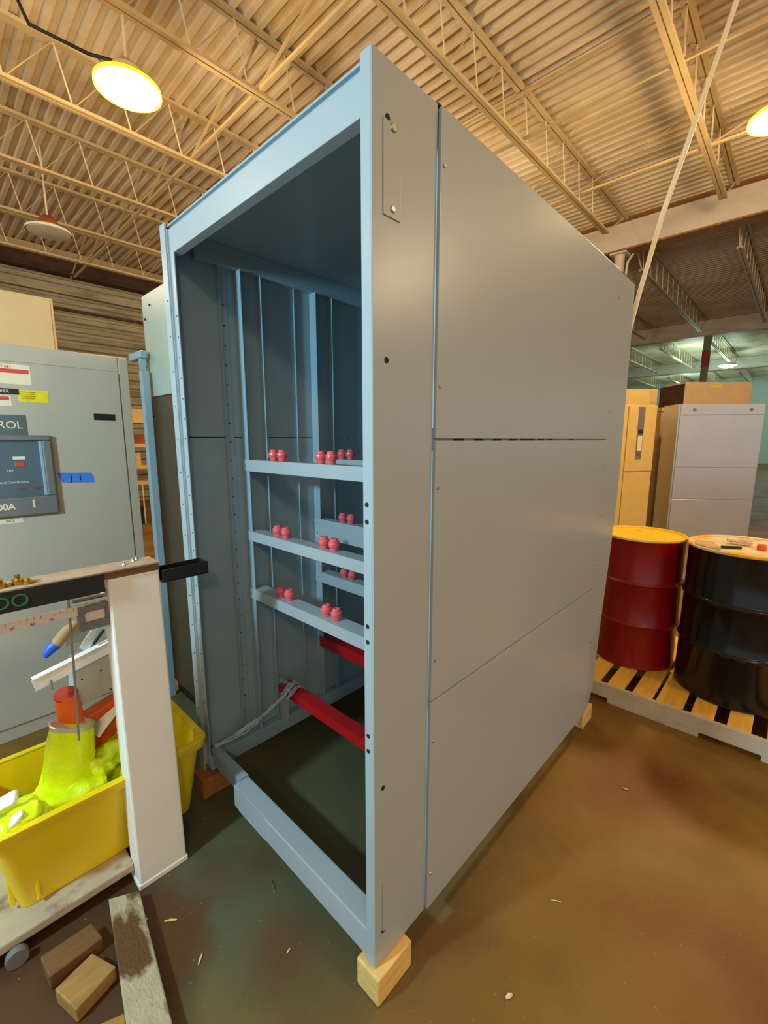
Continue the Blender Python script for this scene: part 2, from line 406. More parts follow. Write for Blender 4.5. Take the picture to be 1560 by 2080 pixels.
# ------------------------------------------------------------------ the grey enclosure
X0,X1=.727,2.62; Y0,Y1=.7226,1.844; Z0,Z1=.095,2.378
cab=thing('switchgear_enclosure',((X0+X1)/2,(Y0+Y1)/2,Z0),'tall empty light grey steel switchgear enclosure standing on wood blocks','enclosure')
def screw(x,y,z,par,ax,m=zinc,r=.006,name='screw'):
    d=.004
    pr=[(0,-d),(r*.7,-d),(r,0),(r,.001)] if ax=='y' else [(0,-d),(r*.7,-d),(r,0),(r,.001)]
    return MB().lathe(pr,(x,y,z),10,ax).build(name,m,par,smooth=True)
def hole(x,y,z,par,ax,r=.006):
    return MB().lathe([(0,-.0012),(r,-.0012),(r,.001)],(x,y,z),12,ax).build('bolt_hole',dark_hole,par)
# near corner post (L-shaped)
pt=MB().box((X0,Y0,Z0),(.951,Y0+.003,Z1)).box((X0,Y0+.003,Z0),(X0+.003,.757,Z1)).box((X0+.003,.754,Z0),(X0+.03,.757,Z1)).build('corner_post',paint,cab,bevel=.001)
for z in (1.436,1.394,1.127,1.085,.823,.779): hole(X0,.744,z,pt,'x')
for x,z in ((.775,2.268),(.772,1.771),(.760,.661),(.760,.197)): hole(x,Y0,z,pt,'y',.007)
screw(.790,Y0-.003,2.253,pt,'y',r=.010); screw(.788,Y0-.003,2.093,pt,'y',r=.008)
MB().box((.760,Y0-.003,2.075),(.815,Y0,2.262)).build('cover_plate',paint,pt,bevel=.0008)
MB().box((.757,Y0-.002,.197),(.802,Y0,.362)).build('cover_plate',paint,pt,bevel=.0008)
# side panels
S=.954; E=2.374
for a,bz,dz in ((1.593,2.372,1),(.829,1.587,1),(.100,.823,1)):
    q=MB().box((S,Y0-.010,a),(E,Y0+.0,bz))
    q=q.build('side_panel',paint,cab,bevel=.0015)
    zs={1.593:(2.248,1.728),.829:(1.458,.954),.100:(.693,.225)}[a]
    for z in zs:
        screw(S+.013,Y0-.010,z,q,'y',r=.005); screw(E-.012,Y0-.010,z,q,'y',r=.005)
# slots in the seam
m=MB()
for x in (1.05,1.16,1.27,1.38,1.46,1.52,1.60,1.68,1.90): m.box((x,Y0-.002,1.5875),(x+.05,Y0+.001,1.5925))
MB().box((S,Y0,1.56),(E,Y0+.002,1.62)).build('seam_strip',paint_in,cab)
m.build('slot_row',dark_hole,cab)
MB().box((S,Y0,.80),(E,Y0+.002,.85)).build('seam_strip',paint_in,cab)
# rear post, its back edge drawn in towards the foot
q=MB(); 
prof=[(E+.003,Z1),(2.64,Z1),(2.655,2.1),(2.655,1.3),(2.61,.95),(2.55,.6),(2.495,.20),(2.45,.125),(2.42,.108),(E+.003,.1)]
q.loft([[(x,Y0-.001,z) for x,z in prof],[(x,Y0+.004,z) for x,z in prof]])
rp=q.build('rear_post',paint,cab,bevel=.001)
for z in (1.2,1.9,.5): hole(2.40,Y0-.001,z,rp,'y')
MB().box((.951,Y0,Z1-.001),(2.64,Y0+.03,Z1+.004)).build('top_edge_strip',dark_hole,cab)
# shaped lining behind the right side, roof, back, left panel
MB().box((.96,Y0+.004,.10),(2.38,Y0+.008,1.56)).box((.96,Y0+.004,1.62),(2.38,Y0+.008,2.37)).build('inner_right_wall',paint_in,cab)
MB().box((X0+.01,Y0+.004,Z1-.012),(2.62,Y1-.004,Z1-.006)).build('roof_panel',paint_in,cab)
MB().box((2.44,Y0+.008,.12),(2.446,Y1-.03,2.36)).build('back_panel',paint_in,cab)
MB().box((X0+.05,1.829,1.58),(2.46,1.833,1.62)).build('seam_backing',back_brown,cab)
lp=MB().box((X0+.03,1.822,1.602),(2.46,1.828,2.36)).box((X0+.03,1.822,.12),(2.46,1.828,1.597)).build('left_panel',paint_in,cab)
m=MB()
for x in (1.54,1.58,1.61,1.65,1.68,1.71): m.box((x,1.8205,1.5975),(x+.022,1.8215,1.6015))
m.build('slot_row',label_w,lp)  # pale dashes painted for the lit background showing through the slots
# front frame
MB().box((X0+.002,.757,2.262),(X0+.035,1.766,2.345)).build('header_rail',paint,cab,bevel=.0015)
MB().box((X0+.02,.757,2.345),(X0+.03,1.80,Z1-.002)).build('roof_edge',paint,cab)
lpst=MB().box((X0-.002,1.800,Z0+.02),(X0+.004,1.844,Z1)).box((X0+.012,1.762,Z0+.05),(X0+.016,1.800,Z1-.02)).box((X0+.004,1.798,Z0+.05),(X0+.016,1.802,Z1-.02)).box((X0+.002,1.742,.42),(X0+.006,1.765,2.262)).box((X0+.004,1.840,Z0+.02),(X0+.06,1.844,Z1)).build('corner_post',paint,cab,bevel=.001,label='left corner post of the open front, stepped with rows of holes')
for i in range(22): hole(X0+.002,1.753,.47+i*.075,lpst,'x',.0028)
for i in range(14): hole(X0-.002,1.815,.42+i*.13,lpst,'x',.0028)
# base
br=MB().box((X0+.001,.757,Z0+.01),(X0+.07,1.535,.200)).build('front_base_rail',paint,cab,bevel=.004)
MB().box((X0+.001,1.30,Z0+.01),(X0+.0005,1.5,.2)).build('rail_overlap_plate',paint,cab)
MB().box((X0+.03,1.535,.14),(X0+.07,1.80,.205)).build('base_rail_step',paint_in,cab)
MB().box((X0+.07,.757,Z0+.01),(X0+.085,1.80,.165)).build('inner_lip',paint_in,cab)
MB().box((X0+.02,1.775,Z0+.02),(2.46,1.826,.185)).build('left_base_rail',paint_in,cab,bevel=.003)
MB().box((2.36,.76,Z0+.02),(2.44,1.775,.185)).build('rear_base_rail',paint_in,cab,bevel=.003)
MB().box((.96,Y0+.009,Z0+.01),(2.38,.77,.185)).build('right_base_rail',paint_in,cab,bevel=.003)
MB().box((X0+.1,1.79,2.285),(2.44,1.821,2.366)).build('top_side_rail',paint_in,cab,bevel=.002)
# wall stiffeners and frame uprights on the left wall
a=MB().box((.925,1.800,.19),(.930,1.821,2.285)).box((.93,1.816,.19),(.965,1.821,2.285)).build('wall_angle',paint_in,cab)
for i in range(24): hole(.947,1.816,.3+i*.08,a,'y',.003)
screw(.9245,1.811,1.72,a,'x',r=.004); screw(.9245,1.811,.95,a,'x',r=.004)
def upright(xa,xb,nm='frame_upright'):
    u=MB().box((xa,1.772,.19),(xa+.004,1.821,2.285)).box((xa+.004,1.817,.19),(xb,1.821,2.285)).box((xb-.004,1.785,.19),(xb,1.817,2.285)).build(nm,paint_in,cab,bevel=.0008)
    return u
ua=upright(1.005,1.112); uc=upright(1.396,1.512)
for z in (1.475,1.155,.88): screw(1.004,1.795,z,ua,'x',r=.0055)
for z in (1.16,1.11,.87,.50): screw(1.395,1.795,z,uc,'x',r=.0055)
for xa in (1.005,1.396): MB().box((xa,Y0+.009,.19),(xa+.004,.757,2.285)).box((xa+.1,Y0+.009,.19),(xa+.104,.757,2.285)).build('frame_upright',paint_in,cab)
for xx in (1.30,): MB().box((xx,1.812,.19),(xx+.004,1.821,2.285)).build('wall_seam',paint_in,cab)
# crossbeams
ins=MB().lathe([(0,0),(.013,0),(.0165,.006),(.0165,.012),(.0215,.017),(.0225,.022),(.0195,.0235),(.0195,.0255),(.0225,.027),(.0215,.033),(.0165,.038),(.0165,.042),(.013,.047),(.006,.047),(.006,.044),(0,.044)],(0,0,0),16)
ins_first=[None]
def beam(x, zt, zb, dep, yl, ys, nm='crossbeam', m=None, lab=None):
    m=m or paint
    bm_=MB().box((x,Y0+.04,zb),(x+.003,yl,zt)).box((x+.003,Y0+.04,zt-.003),(x+dep,yl,zt)).box((x+dep-.003,Y0+.04,zb+.02),(x+dep,yl,zt-.003)).build(nm,m,cab,bevel=.0008,label=lab)
    for y in ys:
        if ins_first[0] is None:
            q=ins.build('insulator',insul,bm_,smooth=True,label='salmon red ribbed standoff insulator'); 
            for v in q.data.vertices: v.co+=W[cab.name]   # back to its own origin
            ins_first[0]=q
        else:
            q=ins_first[0].copy(); C.objects.link(q); q.parent=bm_
        q.location=Vector((x+dep*.5,y,zt))-W[cab.name]
    return bm_
F1=[1.604,1.542,1.29,1.23,.98]
beam(1.0,1.502,1.452,.05,1.818,F1); beam(1.0,1.180,1.136,.06,1.818,F1); beam(1.0,.905,.858,.07,1.818,F1)
F2=[1.622,1.562]
beam(1.392,1.496,1.468,.05,1.818,F2); beam(1.392,1.185,1.085,.05,1.818,F2); beam(1.392,.900,.845,.06,1.818,F2)
beam(1.392,.535,.480,.05,1.800,[],'red_crossbeam',red_paint,'red painted crossbeam at the rear frame')
beam(1.10,.392,.350,.065,1.76,[],'red_crossbeam',red_paint,'red painted low crossbeam with clear wrap tied to its end')
MB().box((1.12,1.74,.19),(1.14,1.80,.40)).build('beam_bracket',paint,cab)
# plastic wrap
m=MB()
def wob(a,b,n,amp,sag=0):
    a,b=Vector(a),Vector(b); L=[]
    for i in range(n+1):
        t=i/n; q=a.lerp(b,t)+Vector([random.uniform(-amp,amp) for _ in range(3)]); q.z-=sag*math.sin(PI*t); L.append(q)
    return L
for k in range(5): m.tube(wob((1.085,1.67+.004*k,.385),(.78,1.80,.21),10,.006,.02+.006*k),.0035,5)
for k in range(9):
    cx=1.62+random.uniform(0,.09); L=[]
    for i in range(9):
        a=2*PI*i/8; L.append((1.13+.047*math.cos(a)+random.uniform(-.004,.004),cx+.012*math.sin(a*2)+random.uniform(-.006,.006),.371+.034*math.sin(a)))
    m.tube(L,.0045,5)
o=m.build('plastic_wrap',twine,smooth=True)
tag(o,'twisted clear plastic wrap tied around the end of the low red crossbeam','plastic wrap')

# blocks under the enclosure
def block(x0,x1,y0,y1,h,lab,m=wood):
    o=MB().box((x0,y0,0),(x1,y1,h)).build('wood_block',m,bevel=.006)
    return tag(o,lab,'wood block',group='wood blocks under the enclosure')
block(.712,.858,.695,.785,.094,'pale wood block under the near corner post of the enclosure')
block(2.36,2.50,.715,.80,.094,'wood block under the far right corner of the enclosure')
block(.70,.83,1.765,1.86,.094,'wood block under the left corner post, behind the yellow tote',wood_red)
block(2.3,2.44,1.75,1.84,.094,'wood block under the rear left corner of the enclosure')

# ------------------------------------------------------------------ neighbour cabinet and open frame, left of the enclosure
t=thing('tall_cabinet',(1.7,2.36,.0),'tall pale green cabinet with painted brown reflection, just left of the enclosure','cabinet')
MB().box((.965,1.95,1.83),(2.45,2.778,2.375)).build('upper_body',back_cab,t,bevel=.003)
MB().box((.965,1.95,.08),(2.45,2.778,1.826)).build('lower_body',back_brown,t,bevel=.003,label='lower part of the cabinet with a brown reflection painted on')
MB().box((.985,1.97,0),(2.43,2.76,.08)).build('plinth',black_m,t)
MB().box((.962,2.18,1.54),(.9655,2.27,1.66)).build('yellow_label',yel_lab,t)
for y,z in ((2.66,2.31),(2.74,2.25),(2.74,1.72)): screw(.963,y,z,t,'x',black_m,.007,'bolt')
t=thing('open_frame_rack',(.927,2.79,0),'pale blue open steel frame between the grey switchgear and tall cabinet','frame')
MB().box((.908,2.70,0),(.948,2.745,1.965)).build('upright',paint_in,t,bevel=.003)
MB().box((.905,2.70,2.035),(.948,2.885,2.075)).build('top_bar',paint_in,t,bevel=.008)
MB().box((.912,2.72,1.965),(.940,2.74,2.035)).build('upright_cap',paint_in,t)

# ------------------------------------------------------------------ grey switchgear at the left
YS=2.9
g=thing('switchgear_cabinet',(.25,3.3,0),'large grey switchgear cabinet with breaker control panel at the left edge','cabinet')
MB().box((-.5,YS,0),(.90,YS+.85,2.055)).build('body',gear_grey,g,bevel=.004)
MB().box((-.5,YS-.004,1.972),(.848,YS,2.05)).build('top_trim',gear_grey,g,bevel=.002)
MB().box((.853,YS-.006,.05),(.900,YS,2.052)).build('side_stile',gear_grey,g,bevel=.002)
d=MB().box((-.45,YS-.012,.78),(.846,YS,1.962)).build('door',gear_grey,g,bevel=.003)
MB().box((-.45,YS-.012,.08),(.846,YS,.774)).build('door',gear_grey,g,bevel=.003)
f=YS-.012
q=MB().box((.20,f-.001,1.862),(.445,f,1.958)).build('warning_label',label_w,d); 
MB().box((.21,f-.002,1.915),(.438,f-.001,1.935)).build('label_band',red_lab,q)
text('DISCONNECT ALL','label_text',.018,(.225,f-.0015,1.938),red_lab,q)
MB().box((.15,f-.002,1.812),(.390,f,1.84)).build('name_plate',black_m,d)
text('BREAKER','label_text',.02,(.27,f-.0025,1.819),label_w,d)
q=MB().box((.385,f-.001,1.778),(.508,f,1.838)).build('yellow_label',yel_lab,d)
for k in range(4): MB().box((.395,f-.0015,1.824-k*.010),(.455-.006*(k%2),f-.001,1.828-k*.010)).build('label_line',brass,q)
q=MB().box((.20,f-.001,1.755),(.356,f,1.805)).build('small_label',label_w,d)
MB().box((.21,f-.0015,1.782),(.348,f-.001,1.800)).build('label_band',red_lab,q)
q=MB().box((.05,f-.004,1.60),(.402,f,1.712)).build('name_plate',slate2,d,bevel=.001)
text('CONTROL','lettering',.052,(.388,f-.0045,1.645),label_w,q,align='RIGHT')
MB().box((.703,f-.003,1.698),(.808,f,1.733)).build('latch_plate',black_m,d,bevel=.001)
tp=MB().loft([[(.505,f-.0008,1.415),(.66,f-.0008,1.408),(.672,f-.0008,1.385),(.672,f-.0008,1.352),(.525,f-.0008,1.36)],[(.505,f,1.415),(.66,f,1.408),(.672,f,1.385),(.672,f,1.352),(.525,f,1.36)]]).build('tape_strip',blue_tape,d)
text('J  1','handwriting',.045,(.56,f-.001,1.368),ink,d)
# breaker bezel
bz=MB().box((.0,f-.03,1.205),(.490,f,1.30)).box((.0,f-.03,1.585),(.490,f,1.612)).box((.452,f-.03,1.30),(.490,f,1.585)).box((-.02,f-.03,1.205),(.0,f,1.612)).build('breaker_bezel',grey_m,d,bevel=.006)
rc=MB().box((.0,f-.006,1.30),(.452,f,1.585)).build('breaker_face',slate,bz)
MB().box((.44,f-.022,1.302),(.452,f-.006,1.583)).build('breaker_edge',paint_in,bz,bevel=.002)
MB().box((.335,f-.010,1.455),(.375,f-.006,1.478)).build('red_button',red_lab,rc,bevel=.002)
MB().box((.33,f-.008,1.49),(.38,f-.006,1.505)).build('indicator_strip',label_w,rc)
MB().box((.0,f-.009,1.545),(.28,f-.006,1.555)).build('groove',dark_hole,rc)
text('OFF','lettering',.016,(.30,f-.0065,1.43),label_w,rc)
text('Insulated Case Breaker','lettering',.016,(.235,f-.0065,1.372),label_w,rc)
for x in (.335,.40): MB().box((x,f-.0075,1.335),(x+.03,f-.006,1.345)).build('amber_mark',rust,rc)
text('1200A','lettering',.042,(.312,f-.0308,1.243),label_w,bz,align='RIGHT',bold=.0012)
text('1','lettering',.056,(.374,f-.0308,1.245),label_w,bz,bold=.002)
q=MB().box((.15,f-.001,1.168),(.340,f,1.196)).build('paper_label',label_w,d)
text('NO.','lettering',.02,(.27,f-.0012,1.175),grey_m,q)
# tan box standing behind on top
t=thing('top_box',(.1,3.5,2.055),'tan steel box on top of the grey switchgear cabinet','box')
MB().box((-.5,3.12,2.055),(.62,3.7,2.36)).build('body',gear_tan,t,bevel=.004)
MB().box((-.5,3.114,2.065),(.605,3.12,2.35)).build('front_panel',gear_tan,t,bevel=.002)
# far storage rack seen through the gap
t=thing('storage_rack',(3.2,9.2,0),'amber-lit storage rack seen through the gap beside the grey switchgear','rack')
for x in (2.3,3.6):
    for y in (9.0,9.6): MB().box((x,y,0),(x+.05,y+.05,2.3)).build('upright',joist_m,t)
for z in (.75,1.05,1.45,1.9): MB().box((2.3,9.0,z),(3.65,9.65,z+.06)).build('shelf',gear_yel,t)
MB().tube([(2.86,8.97,0),(2.86,8.97,.75)],.012,6).build('brace',rod_m,t)
for i,(x,z,s,m,lab) in enumerate([(2.62,1.51,.24,wood_red,'reddish carton on the third rack shelf'),(2.90,1.51,.22,rust,'rust brown carton on the third rack shelf'),(2.65,1.96,.20,wood_red,'dark carton on the top rack shelf'),(2.92,1.96,.24,gear_tan,'tan carton on the top rack shelf'),(2.75,1.11,.3,cardb,'wide carton on the second rack shelf'),(2.7,0.0,.4,black_m,'black crate on the floor under the rack'),]):
    tag(MB().box((x-s/2,9.05,z),(x+s/2,9.05+s,z+s*.8)).build('carton',m,bevel=.004),lab,'carton',group='cartons on the far rack')

# ------------------------------------------------------------------ beam platform scale
VB=1.542
s=thing('platform_scale',(.3,1.75,0),'old white enamelled beam platform scale with black head, at the left','scale')
c_=MB().hexa([(.366,VB,.0),(.53,VB,.0),(.53,VB+.09,.0),(.366,VB+.09,.0),(.366,VB,1.156),(.520,VB,1.156),(.520,VB+.085,1.156),(.366,VB+.085,1.156)]).build('column',scale_w,s,bevel=.006)
MB().box((.362,VB-.003,.0),(.534,VB+.094,.022)).build('column_foot',scale_w,s,bevel=.004)
MB().box((-.45,VB+.05,.045),(.366,2.10,.078)).build('platform',scale_base,s,bevel=.006)
MB().box((-.40,VB+.08,.012),(.34,2.06,.045)).build('platform_frame',black_m,s)
MB().lathe([(0,-.012),(.028,-.012),(.03,0),(.028,.012),(0,.012)],(.03,VB+.03,.03),20,'y').build('wheel',grey_m,s,smooth=True)
h=MB().box((-.45,VB-.012,1.122),(.355,VB+.0,1.181)).build('head_face',black_m,s,bevel=.001)
MB().box((.355,VB-.004,1.158),(.520,VB+.0,1.178)).build('head_edge',wood_dark,s)
MB().hexa([(-.45,VB-.014,1.181),(.522,VB-.006,1.178),(.522,VB+.095,1.178),(-.45,VB+.085,1.181),(-.45,VB-.014,1.187),(.522,VB-.006,1.184),(.522,VB+.095,1.184),(-.45,VB+.085,1.187)]).build('head_top',dusty,s,bevel=.001)
for x,y in ((.46,VB+.06),(.425,VB+.035),(.475,VB+.075)): MB().lathe([(0,.012),(.004,.011),(.005,.004),(.007,0)],(x,y,1.185),10).build('screw',zinc,s,smooth=True)
for i,ch in enumerate('TOLEDO'[::-1]): pass
text('TOLEDO','lettering',.050,(.170,VB-.0125,1.134),green_p,s,align='RIGHT')
tr=MB().box((.528,VB+.0,1.104),(.690,VB+.07,1.108)).box((.528,VB,1.108),(.690,VB+.004,1.150)).box((.528,VB+.066,1.108),(.690,VB+.07,1.150)).box((.686,VB+.004,1.108),(.690,VB+.066,1.150)).build('end_tray',black_m,s,bevel=.002,label='black channel tray sticking out at the right of the column')
bmr=MB().box((-.45,VB+.03,1.052),(.305,VB+.036,1.082)).build('weigh_beam',pink_w,s,bevel=.001)
m=MB()
for k in range(40): m.box((-.35+k*.016,VB+.0292,1.070),(-.349+k*.016,VB+.0298,1.080 if k%5 else 1.062))
m.build('graduations',grey_m,bmr)
for k in range(10): text(str((k*10)%100),'number',.011,(-.20+.046*k,VB+.0297,1.056),grey_m,bmr)
MB().box((.285,VB+.020,1.000),(.372,VB+.055,1.026)).box((.285,VB+.020,1.060),(.372,VB+.055,1.078)).box((.285,VB+.020,1.026),(.300,VB+.055,1.060)).box((.356,VB+.020,1.026),(.372,VB+.055,1.060)).build('poise_frame',grey_m,s,bevel=.002)
MB().box((.300,VB+.030,1.026),(.356,VB+.034,1.060)).build('poise_window',pink_w,s)
MB().tube([(.275,VB+.04,1.105),(.365,VB+.04,1.105)],.014,14).build('pivot_bar',zinc,s,smooth=True)
MB().tube([(.268,VB+.045,1.122),(.262,VB+.05,.9),(.252,VB+.055,.63)],.0035,8).build('hanging_rod',steel,s,smooth=True)
# brass weights on the head
for i,(x,y,r,hh) in enumerate([(.115,VB+.03,.016,.020),(.155,VB+.035,.014,.026),(.175,VB+.02,.012,.014)]):
    q=MB().lathe([(0,0),(r,0),(r,hh*.5),(r*.45,hh*.55),(r*.45,hh*.8),(r*.6,hh),(0,hh)],(x,y,1.1865),16).box((x-r*1.5,y-.003,1.1865),(x+r*1.5,y+.003,1.192)).build('brass_fitting',brass,smooth=True)
    tag(q,['leftmost brass fitting lying on the dusty scale head','taller middle brass fitting on the scale head','rightmost small brass fitting on the scale head'][i],'brass fitting',group='brass fittings on the scale head')

# ------------------------------------------------------------------ yellow tote with its contents
def rrect(x0,x1,y0,y1,z,r,n=5):
    L=[]
    for cx,cy,a0 in ((x1-r,y0+r,-90),(x1-r,y1-r,0),(x0+r,y1-r,90),(x0+r,y0+r,180)):
        for k in range(n+1):
            a=math.radians(a0+90*k/n); L.append((cx+r*math.cos(a),cy+r*math.sin(a),z))
    return L
zt,zb=.42,.08
def lp_(o,z):
    t=(z-zb)/(zt-zb); return rrect(.055*(1-t)-o,.615+.035*t+o,1.675-.07*t-o,1.96+.05*t+o,z,.035+.01*t)
t=thing('storage_tote',(.33,1.82,.08),'bright yellow plastic tote on the scale platform, behind the white column','tote')
MB().loft([lp_(0,zb),lp_(0,zt),lp_(-.006,zt),lp_(-.006,zb+.006)]).build('body',bin_y,t,smooth=True)
MB().loft([lp_(.001,zt-.035),lp_(.016,zt-.035),lp_(.018,zt-.03),lp_(.018,zt+.002),lp_(.014,zt+.005),lp_(-.006,zt+.005),lp_(-.006,zt-.004),lp_(.001,zt-.006),lp_(.001,zt-.035)],cap0=False,cap1=False).build('rim',bin_y,t,smooth=True)
m=MB()
for yy in (1.69,1.78,1.90): m.box((.035,yy,.10),(.05,yy+.012,.385))
for x in (.10,): m.box((x,1.655,.10),(x+.012,1.668,.385))
m.build('rib',bin_y,t,bevel=.003)

def cloth(name,c,ax,r0,r1,seed,m,lab,flat=.7,n=28,rings=18,amp=.012,cat='safety vest',group='high-visibility vests in the tote',closed=True):
    c,ax=Vector(c),Vector(ax); d=ax.normalized(); x=d.cross(Vector((0,0,1)));
    x = x.normalized() if x.length>.05 else Vector((1,0,0)); y=x.cross(d).normalized()
    L=[]
    for i in range(rings+1):
        tt=i/rings; env=math.sin(PI*min(1,max(0,(tt*.92+.04))))**.25
        r=(r0+(r1-r0)*tt)*env; ring=[]
        for k in range(n):
            a=2*PI*k/n; p=c+ax*tt+x*math.cos(a)*r+y*math.sin(a)*r*flat
            nn=noise.noise(p*22+Vector((seed,0,0)))*amp*1.6+noise.noise(p*60+Vector((0,seed,0)))*amp*.6+abs(math.sin(a*3+tt*7+seed))*amp*.5
            p+=(x*math.cos(a)+y*math.sin(a))*nn; ring.append(p)
        L.append(ring)
    o=MB().loft(L).build(name,m,smooth=False)
    for pl in o.data.polygons: pl.use_smooth=True
    return tag(o,lab,cat,group) if lab else o
v=thing('safety_vest',(.2,1.74,.3),'rolled fluorescent yellow vest standing up out of the tote','safety vest',group='high-visibility vests in the tote')
def sub(o,par): 
    off=Vector(o.location); o.location=off-W[par.name]; o.parent=par; return o
m=MB(); L=[]
for i in range(16):
    tt=i/15; z=.28+.325*tt; rr_=.088-.026*tt; cx=.205+.055*tt
    L.append([(cx+rr_*math.cos(a)*(1+.05*math.sin(5*a+2*tt)+.03*math.sin(11*a+5*tt)), 1.735+.012*tt+rr_*.7*math.sin(a)*(1+.05*math.sin(4*a+1)), z-.022*math.cos(a)*tt+.006*math.sin(3*a+i)) for a in [2*PI*k/40 for k in range(40)]])
m.loft(L); m.build('cloth_roll',hivis,v,smooth=True)
L=[]
for z,k in ((.600,1.03),(.616,1.03),(.616,.93),(.606,.9)):
    L.append([(.261+.063*k*math.cos(a)*(1+.04*math.sin(5*a+2)), 1.747+.045*k*math.sin(a), z-.023*math.cos(a)) for a in [2*PI*i/40 for i in range(40)]])
MB().loft(L).build('reflective_edge',alu,v,smooth=True)
v=thing('safety_vest',(.35,1.76,.3),'crumpled fluorescent vest in the tote against the white column','safety vest',group='high-visibility vests in the tote')
sub(cloth('cloth_fold',(.30,1.74,.40),(.13,.02,.07),.050,.055,9,hivis,None,amp=.02),v)
sub(cloth('cloth_fold',(.345,1.73,.31),(.09,0,.04),.06,.06,12,hivis,None,amp=.02),v)
v=thing('safety_vest',(.1,1.72,.3),'fluorescent vest with bright white bands over the left end of the tote','safety vest',group='high-visibility vests in the tote')
sub(cloth('cloth_fold',(.03,1.72,.37),(.30,-.01,.01),.07,.075,21,hivis,None,amp=.016),v)
sub(cloth('cloth_fold',(.02,1.66,.40),(.12,.0,.03),.05,.045,24,hivis,None,amp=.010),v)
sub(cloth('reflective_band',(.005,1.70,.463),(.085,-.02,.018),.034,.03,30,reflect,None,flat=.3,amp=.005,rings=10),v)
sub(cloth('reflective_band',(.045,1.632,.420),(.05,-.005,.035),.021,.016,33,reflect,None,flat=.5,amp=.003,rings=8),v)
# orange cone lying in the tote
t=thing('traffic_cone',(.3,1.85,.5),'orange plastic cone lying in the tote, open red end showing','cone')
cA=Vector((.262,1.79,.705)); cB=Vector((.275,1.80,.50))
MB().tube([cA,cA.lerp(cB,.1),cA.lerp(cB,.5),cB],[.034,.036,.040,.052],24,caps=False).build('shell',orange,t,smooth=True)
up_=Vector((-.01,-.35,.93)).normalized()
MB().tube([cA-up_*.002,cA+up_*.003],[.036,.035],24).build('open_end',inner_red,t,smooth=True)
MB().hexa([(.27,1.795,.44),(.48,1.80,.44),(.48,1.86,.44),(.27,1.86,.44),(.27,1.795,.575),(.48,1.80,.635),(.48,1.86,.635),(.27,1.86,.575)]).build('flange',orange,t,bevel=.012)
# electrical box, channels, other scrap
t=thing('electrical_box',(.4,1.8,.6),'light grey metal box leaning in the tote behind the scale column','box')
MB().hexa([(.285,1.80,.635),(.50,1.80,.66),(.50,1.90,.66),(.285,1.90,.635),(.300,1.80,.800),(.50,1.80,.815),(.50,1.90,.815),(.300,1.90,.800)]).build('body',alu,t,bevel=.004)
for x,z in ((.315,.735),(.375,.745),(.40,.66)): MB().lathe([(0,-.001),(.003,-.001),(.003,.001)],(x,1.7995,z),8,'y').build('screw_hole',dark_hole,t)
t=thing('metal_channel',(.3,1.78,.8),'white painted metal channel lying across the tote, pointing left','metal channel')
MB().bar((.175,1.76,.787),(.45,1.78,.845),.004,.045).bar((.175,1.77,.807),(.45,1.79,.866),.03,.003).build('web',white_m,t,bevel=.001)
MB().tube([(.222,1.755,.79),(.222,1.752,.755)],.003,6).build('pin',steel,t)
t=thing('hinged_strap',(.35,1.84,.88),'curved grey metal strap with black insert above the white channel','strap')
L=[(.33,1.80,.845),(.35,1.80,.875),(.375,1.80,.905),(.41,1.80,.925),(.45,1.80,.935)]
m=MB()
for a,b_ in zip(L,L[1:]): m.bar(a,b_,.03,.006,up=(0,1,0))
m.build('strap_body',alu,t,bevel=.001)
MB().bar((.358,1.782,.862),(.395,1.782,.905),.006,.012,up=(0,1,0)).build('insert',black_m,t)
t=thing('putty_knife',(.3,1.86,.85),'tool with blue tip and tan handle behind the white channel','tool')
MB().tube([(.225,1.86,.835),(.25,1.86,.862),(.265,1.86,.87)],[.010,.020,.020],12).build('tip',blue_pl,t,smooth=True)
MB().tube([(.262,1.86,.868),(.30,1.86,.91),(.33,1.86,.93)],[.020,.019,.012],12).build('handle',tan_m,t,smooth=True)
MB().hexa([(.29,1.86,.85),(.42,1.86,.86),(.42,1.865,.86),(.29,1.865,.85),(.31,1.86,.925),(.42,1.86,.945),(.42,1.865,.945),(.31,1.865,.925)]).build('blade',back_cab,t)
for i in range(2):
    a=Vector((.325,1.78+.03*i,.52-.07*i)); b_=a+Vector((.16,.04,.13))
    tag(MB().bar(a,b_,.05,.004,up=(.3,-.6,1)).bar(a+Vector((0,.024,.012)),b_+Vector((0,.024,.012)),.004,.03,up=(.3,-.6,1)).build('metal_strip',alu,bevel=.001),['upper grey metal strip slanting in the tote beside the column','lower grey metal strip slanting in the tote beside the column'][i],'metal strip',group='metal strips in the tote')

# ------------------------------------------------------------------ wood and scraps on the floor
def quadblock(name,pts,h,m,lab,cat='wood piece',group=None,bev=.004):
    o=MB().hexa([(x,y,0.001) for x,y in pts]+[(x,y,h) for x,y in pts]).build(name,m,bevel=bev); return tag(o,lab,cat,group)
quadblock('timber',[(.150,.80),(.245,.72),(.352,1.50),(.270,1.545)],.05,wood_old,'long weathered timber stained brown, lying on the floor below the scale column','timber')
quadblock('wood_offcut',[(.085,1.418),(.223,1.425),(.210,1.500),(.077,1.503)],.05,wood_dark,'dark reddish wood offcut, upper of the pair left of the timber',group='wood offcuts on the floor')
quadblock('wood_offcut',[(.120,1.275),(.228,1.310),(.188,1.402),(.090,1.375)],.048,wood_split,'lighter split wood offcut, lower of the pair left of the timber',group='wood offcuts on the floor')
quadblock('wood_offcut',[(.10,1.12),(.20,1.12),(.212,1.175),(.14,1.205)],.045,wood_split,'wood offcut cut off by the bottom edge beside the timber',group='wood offcuts on the floor')
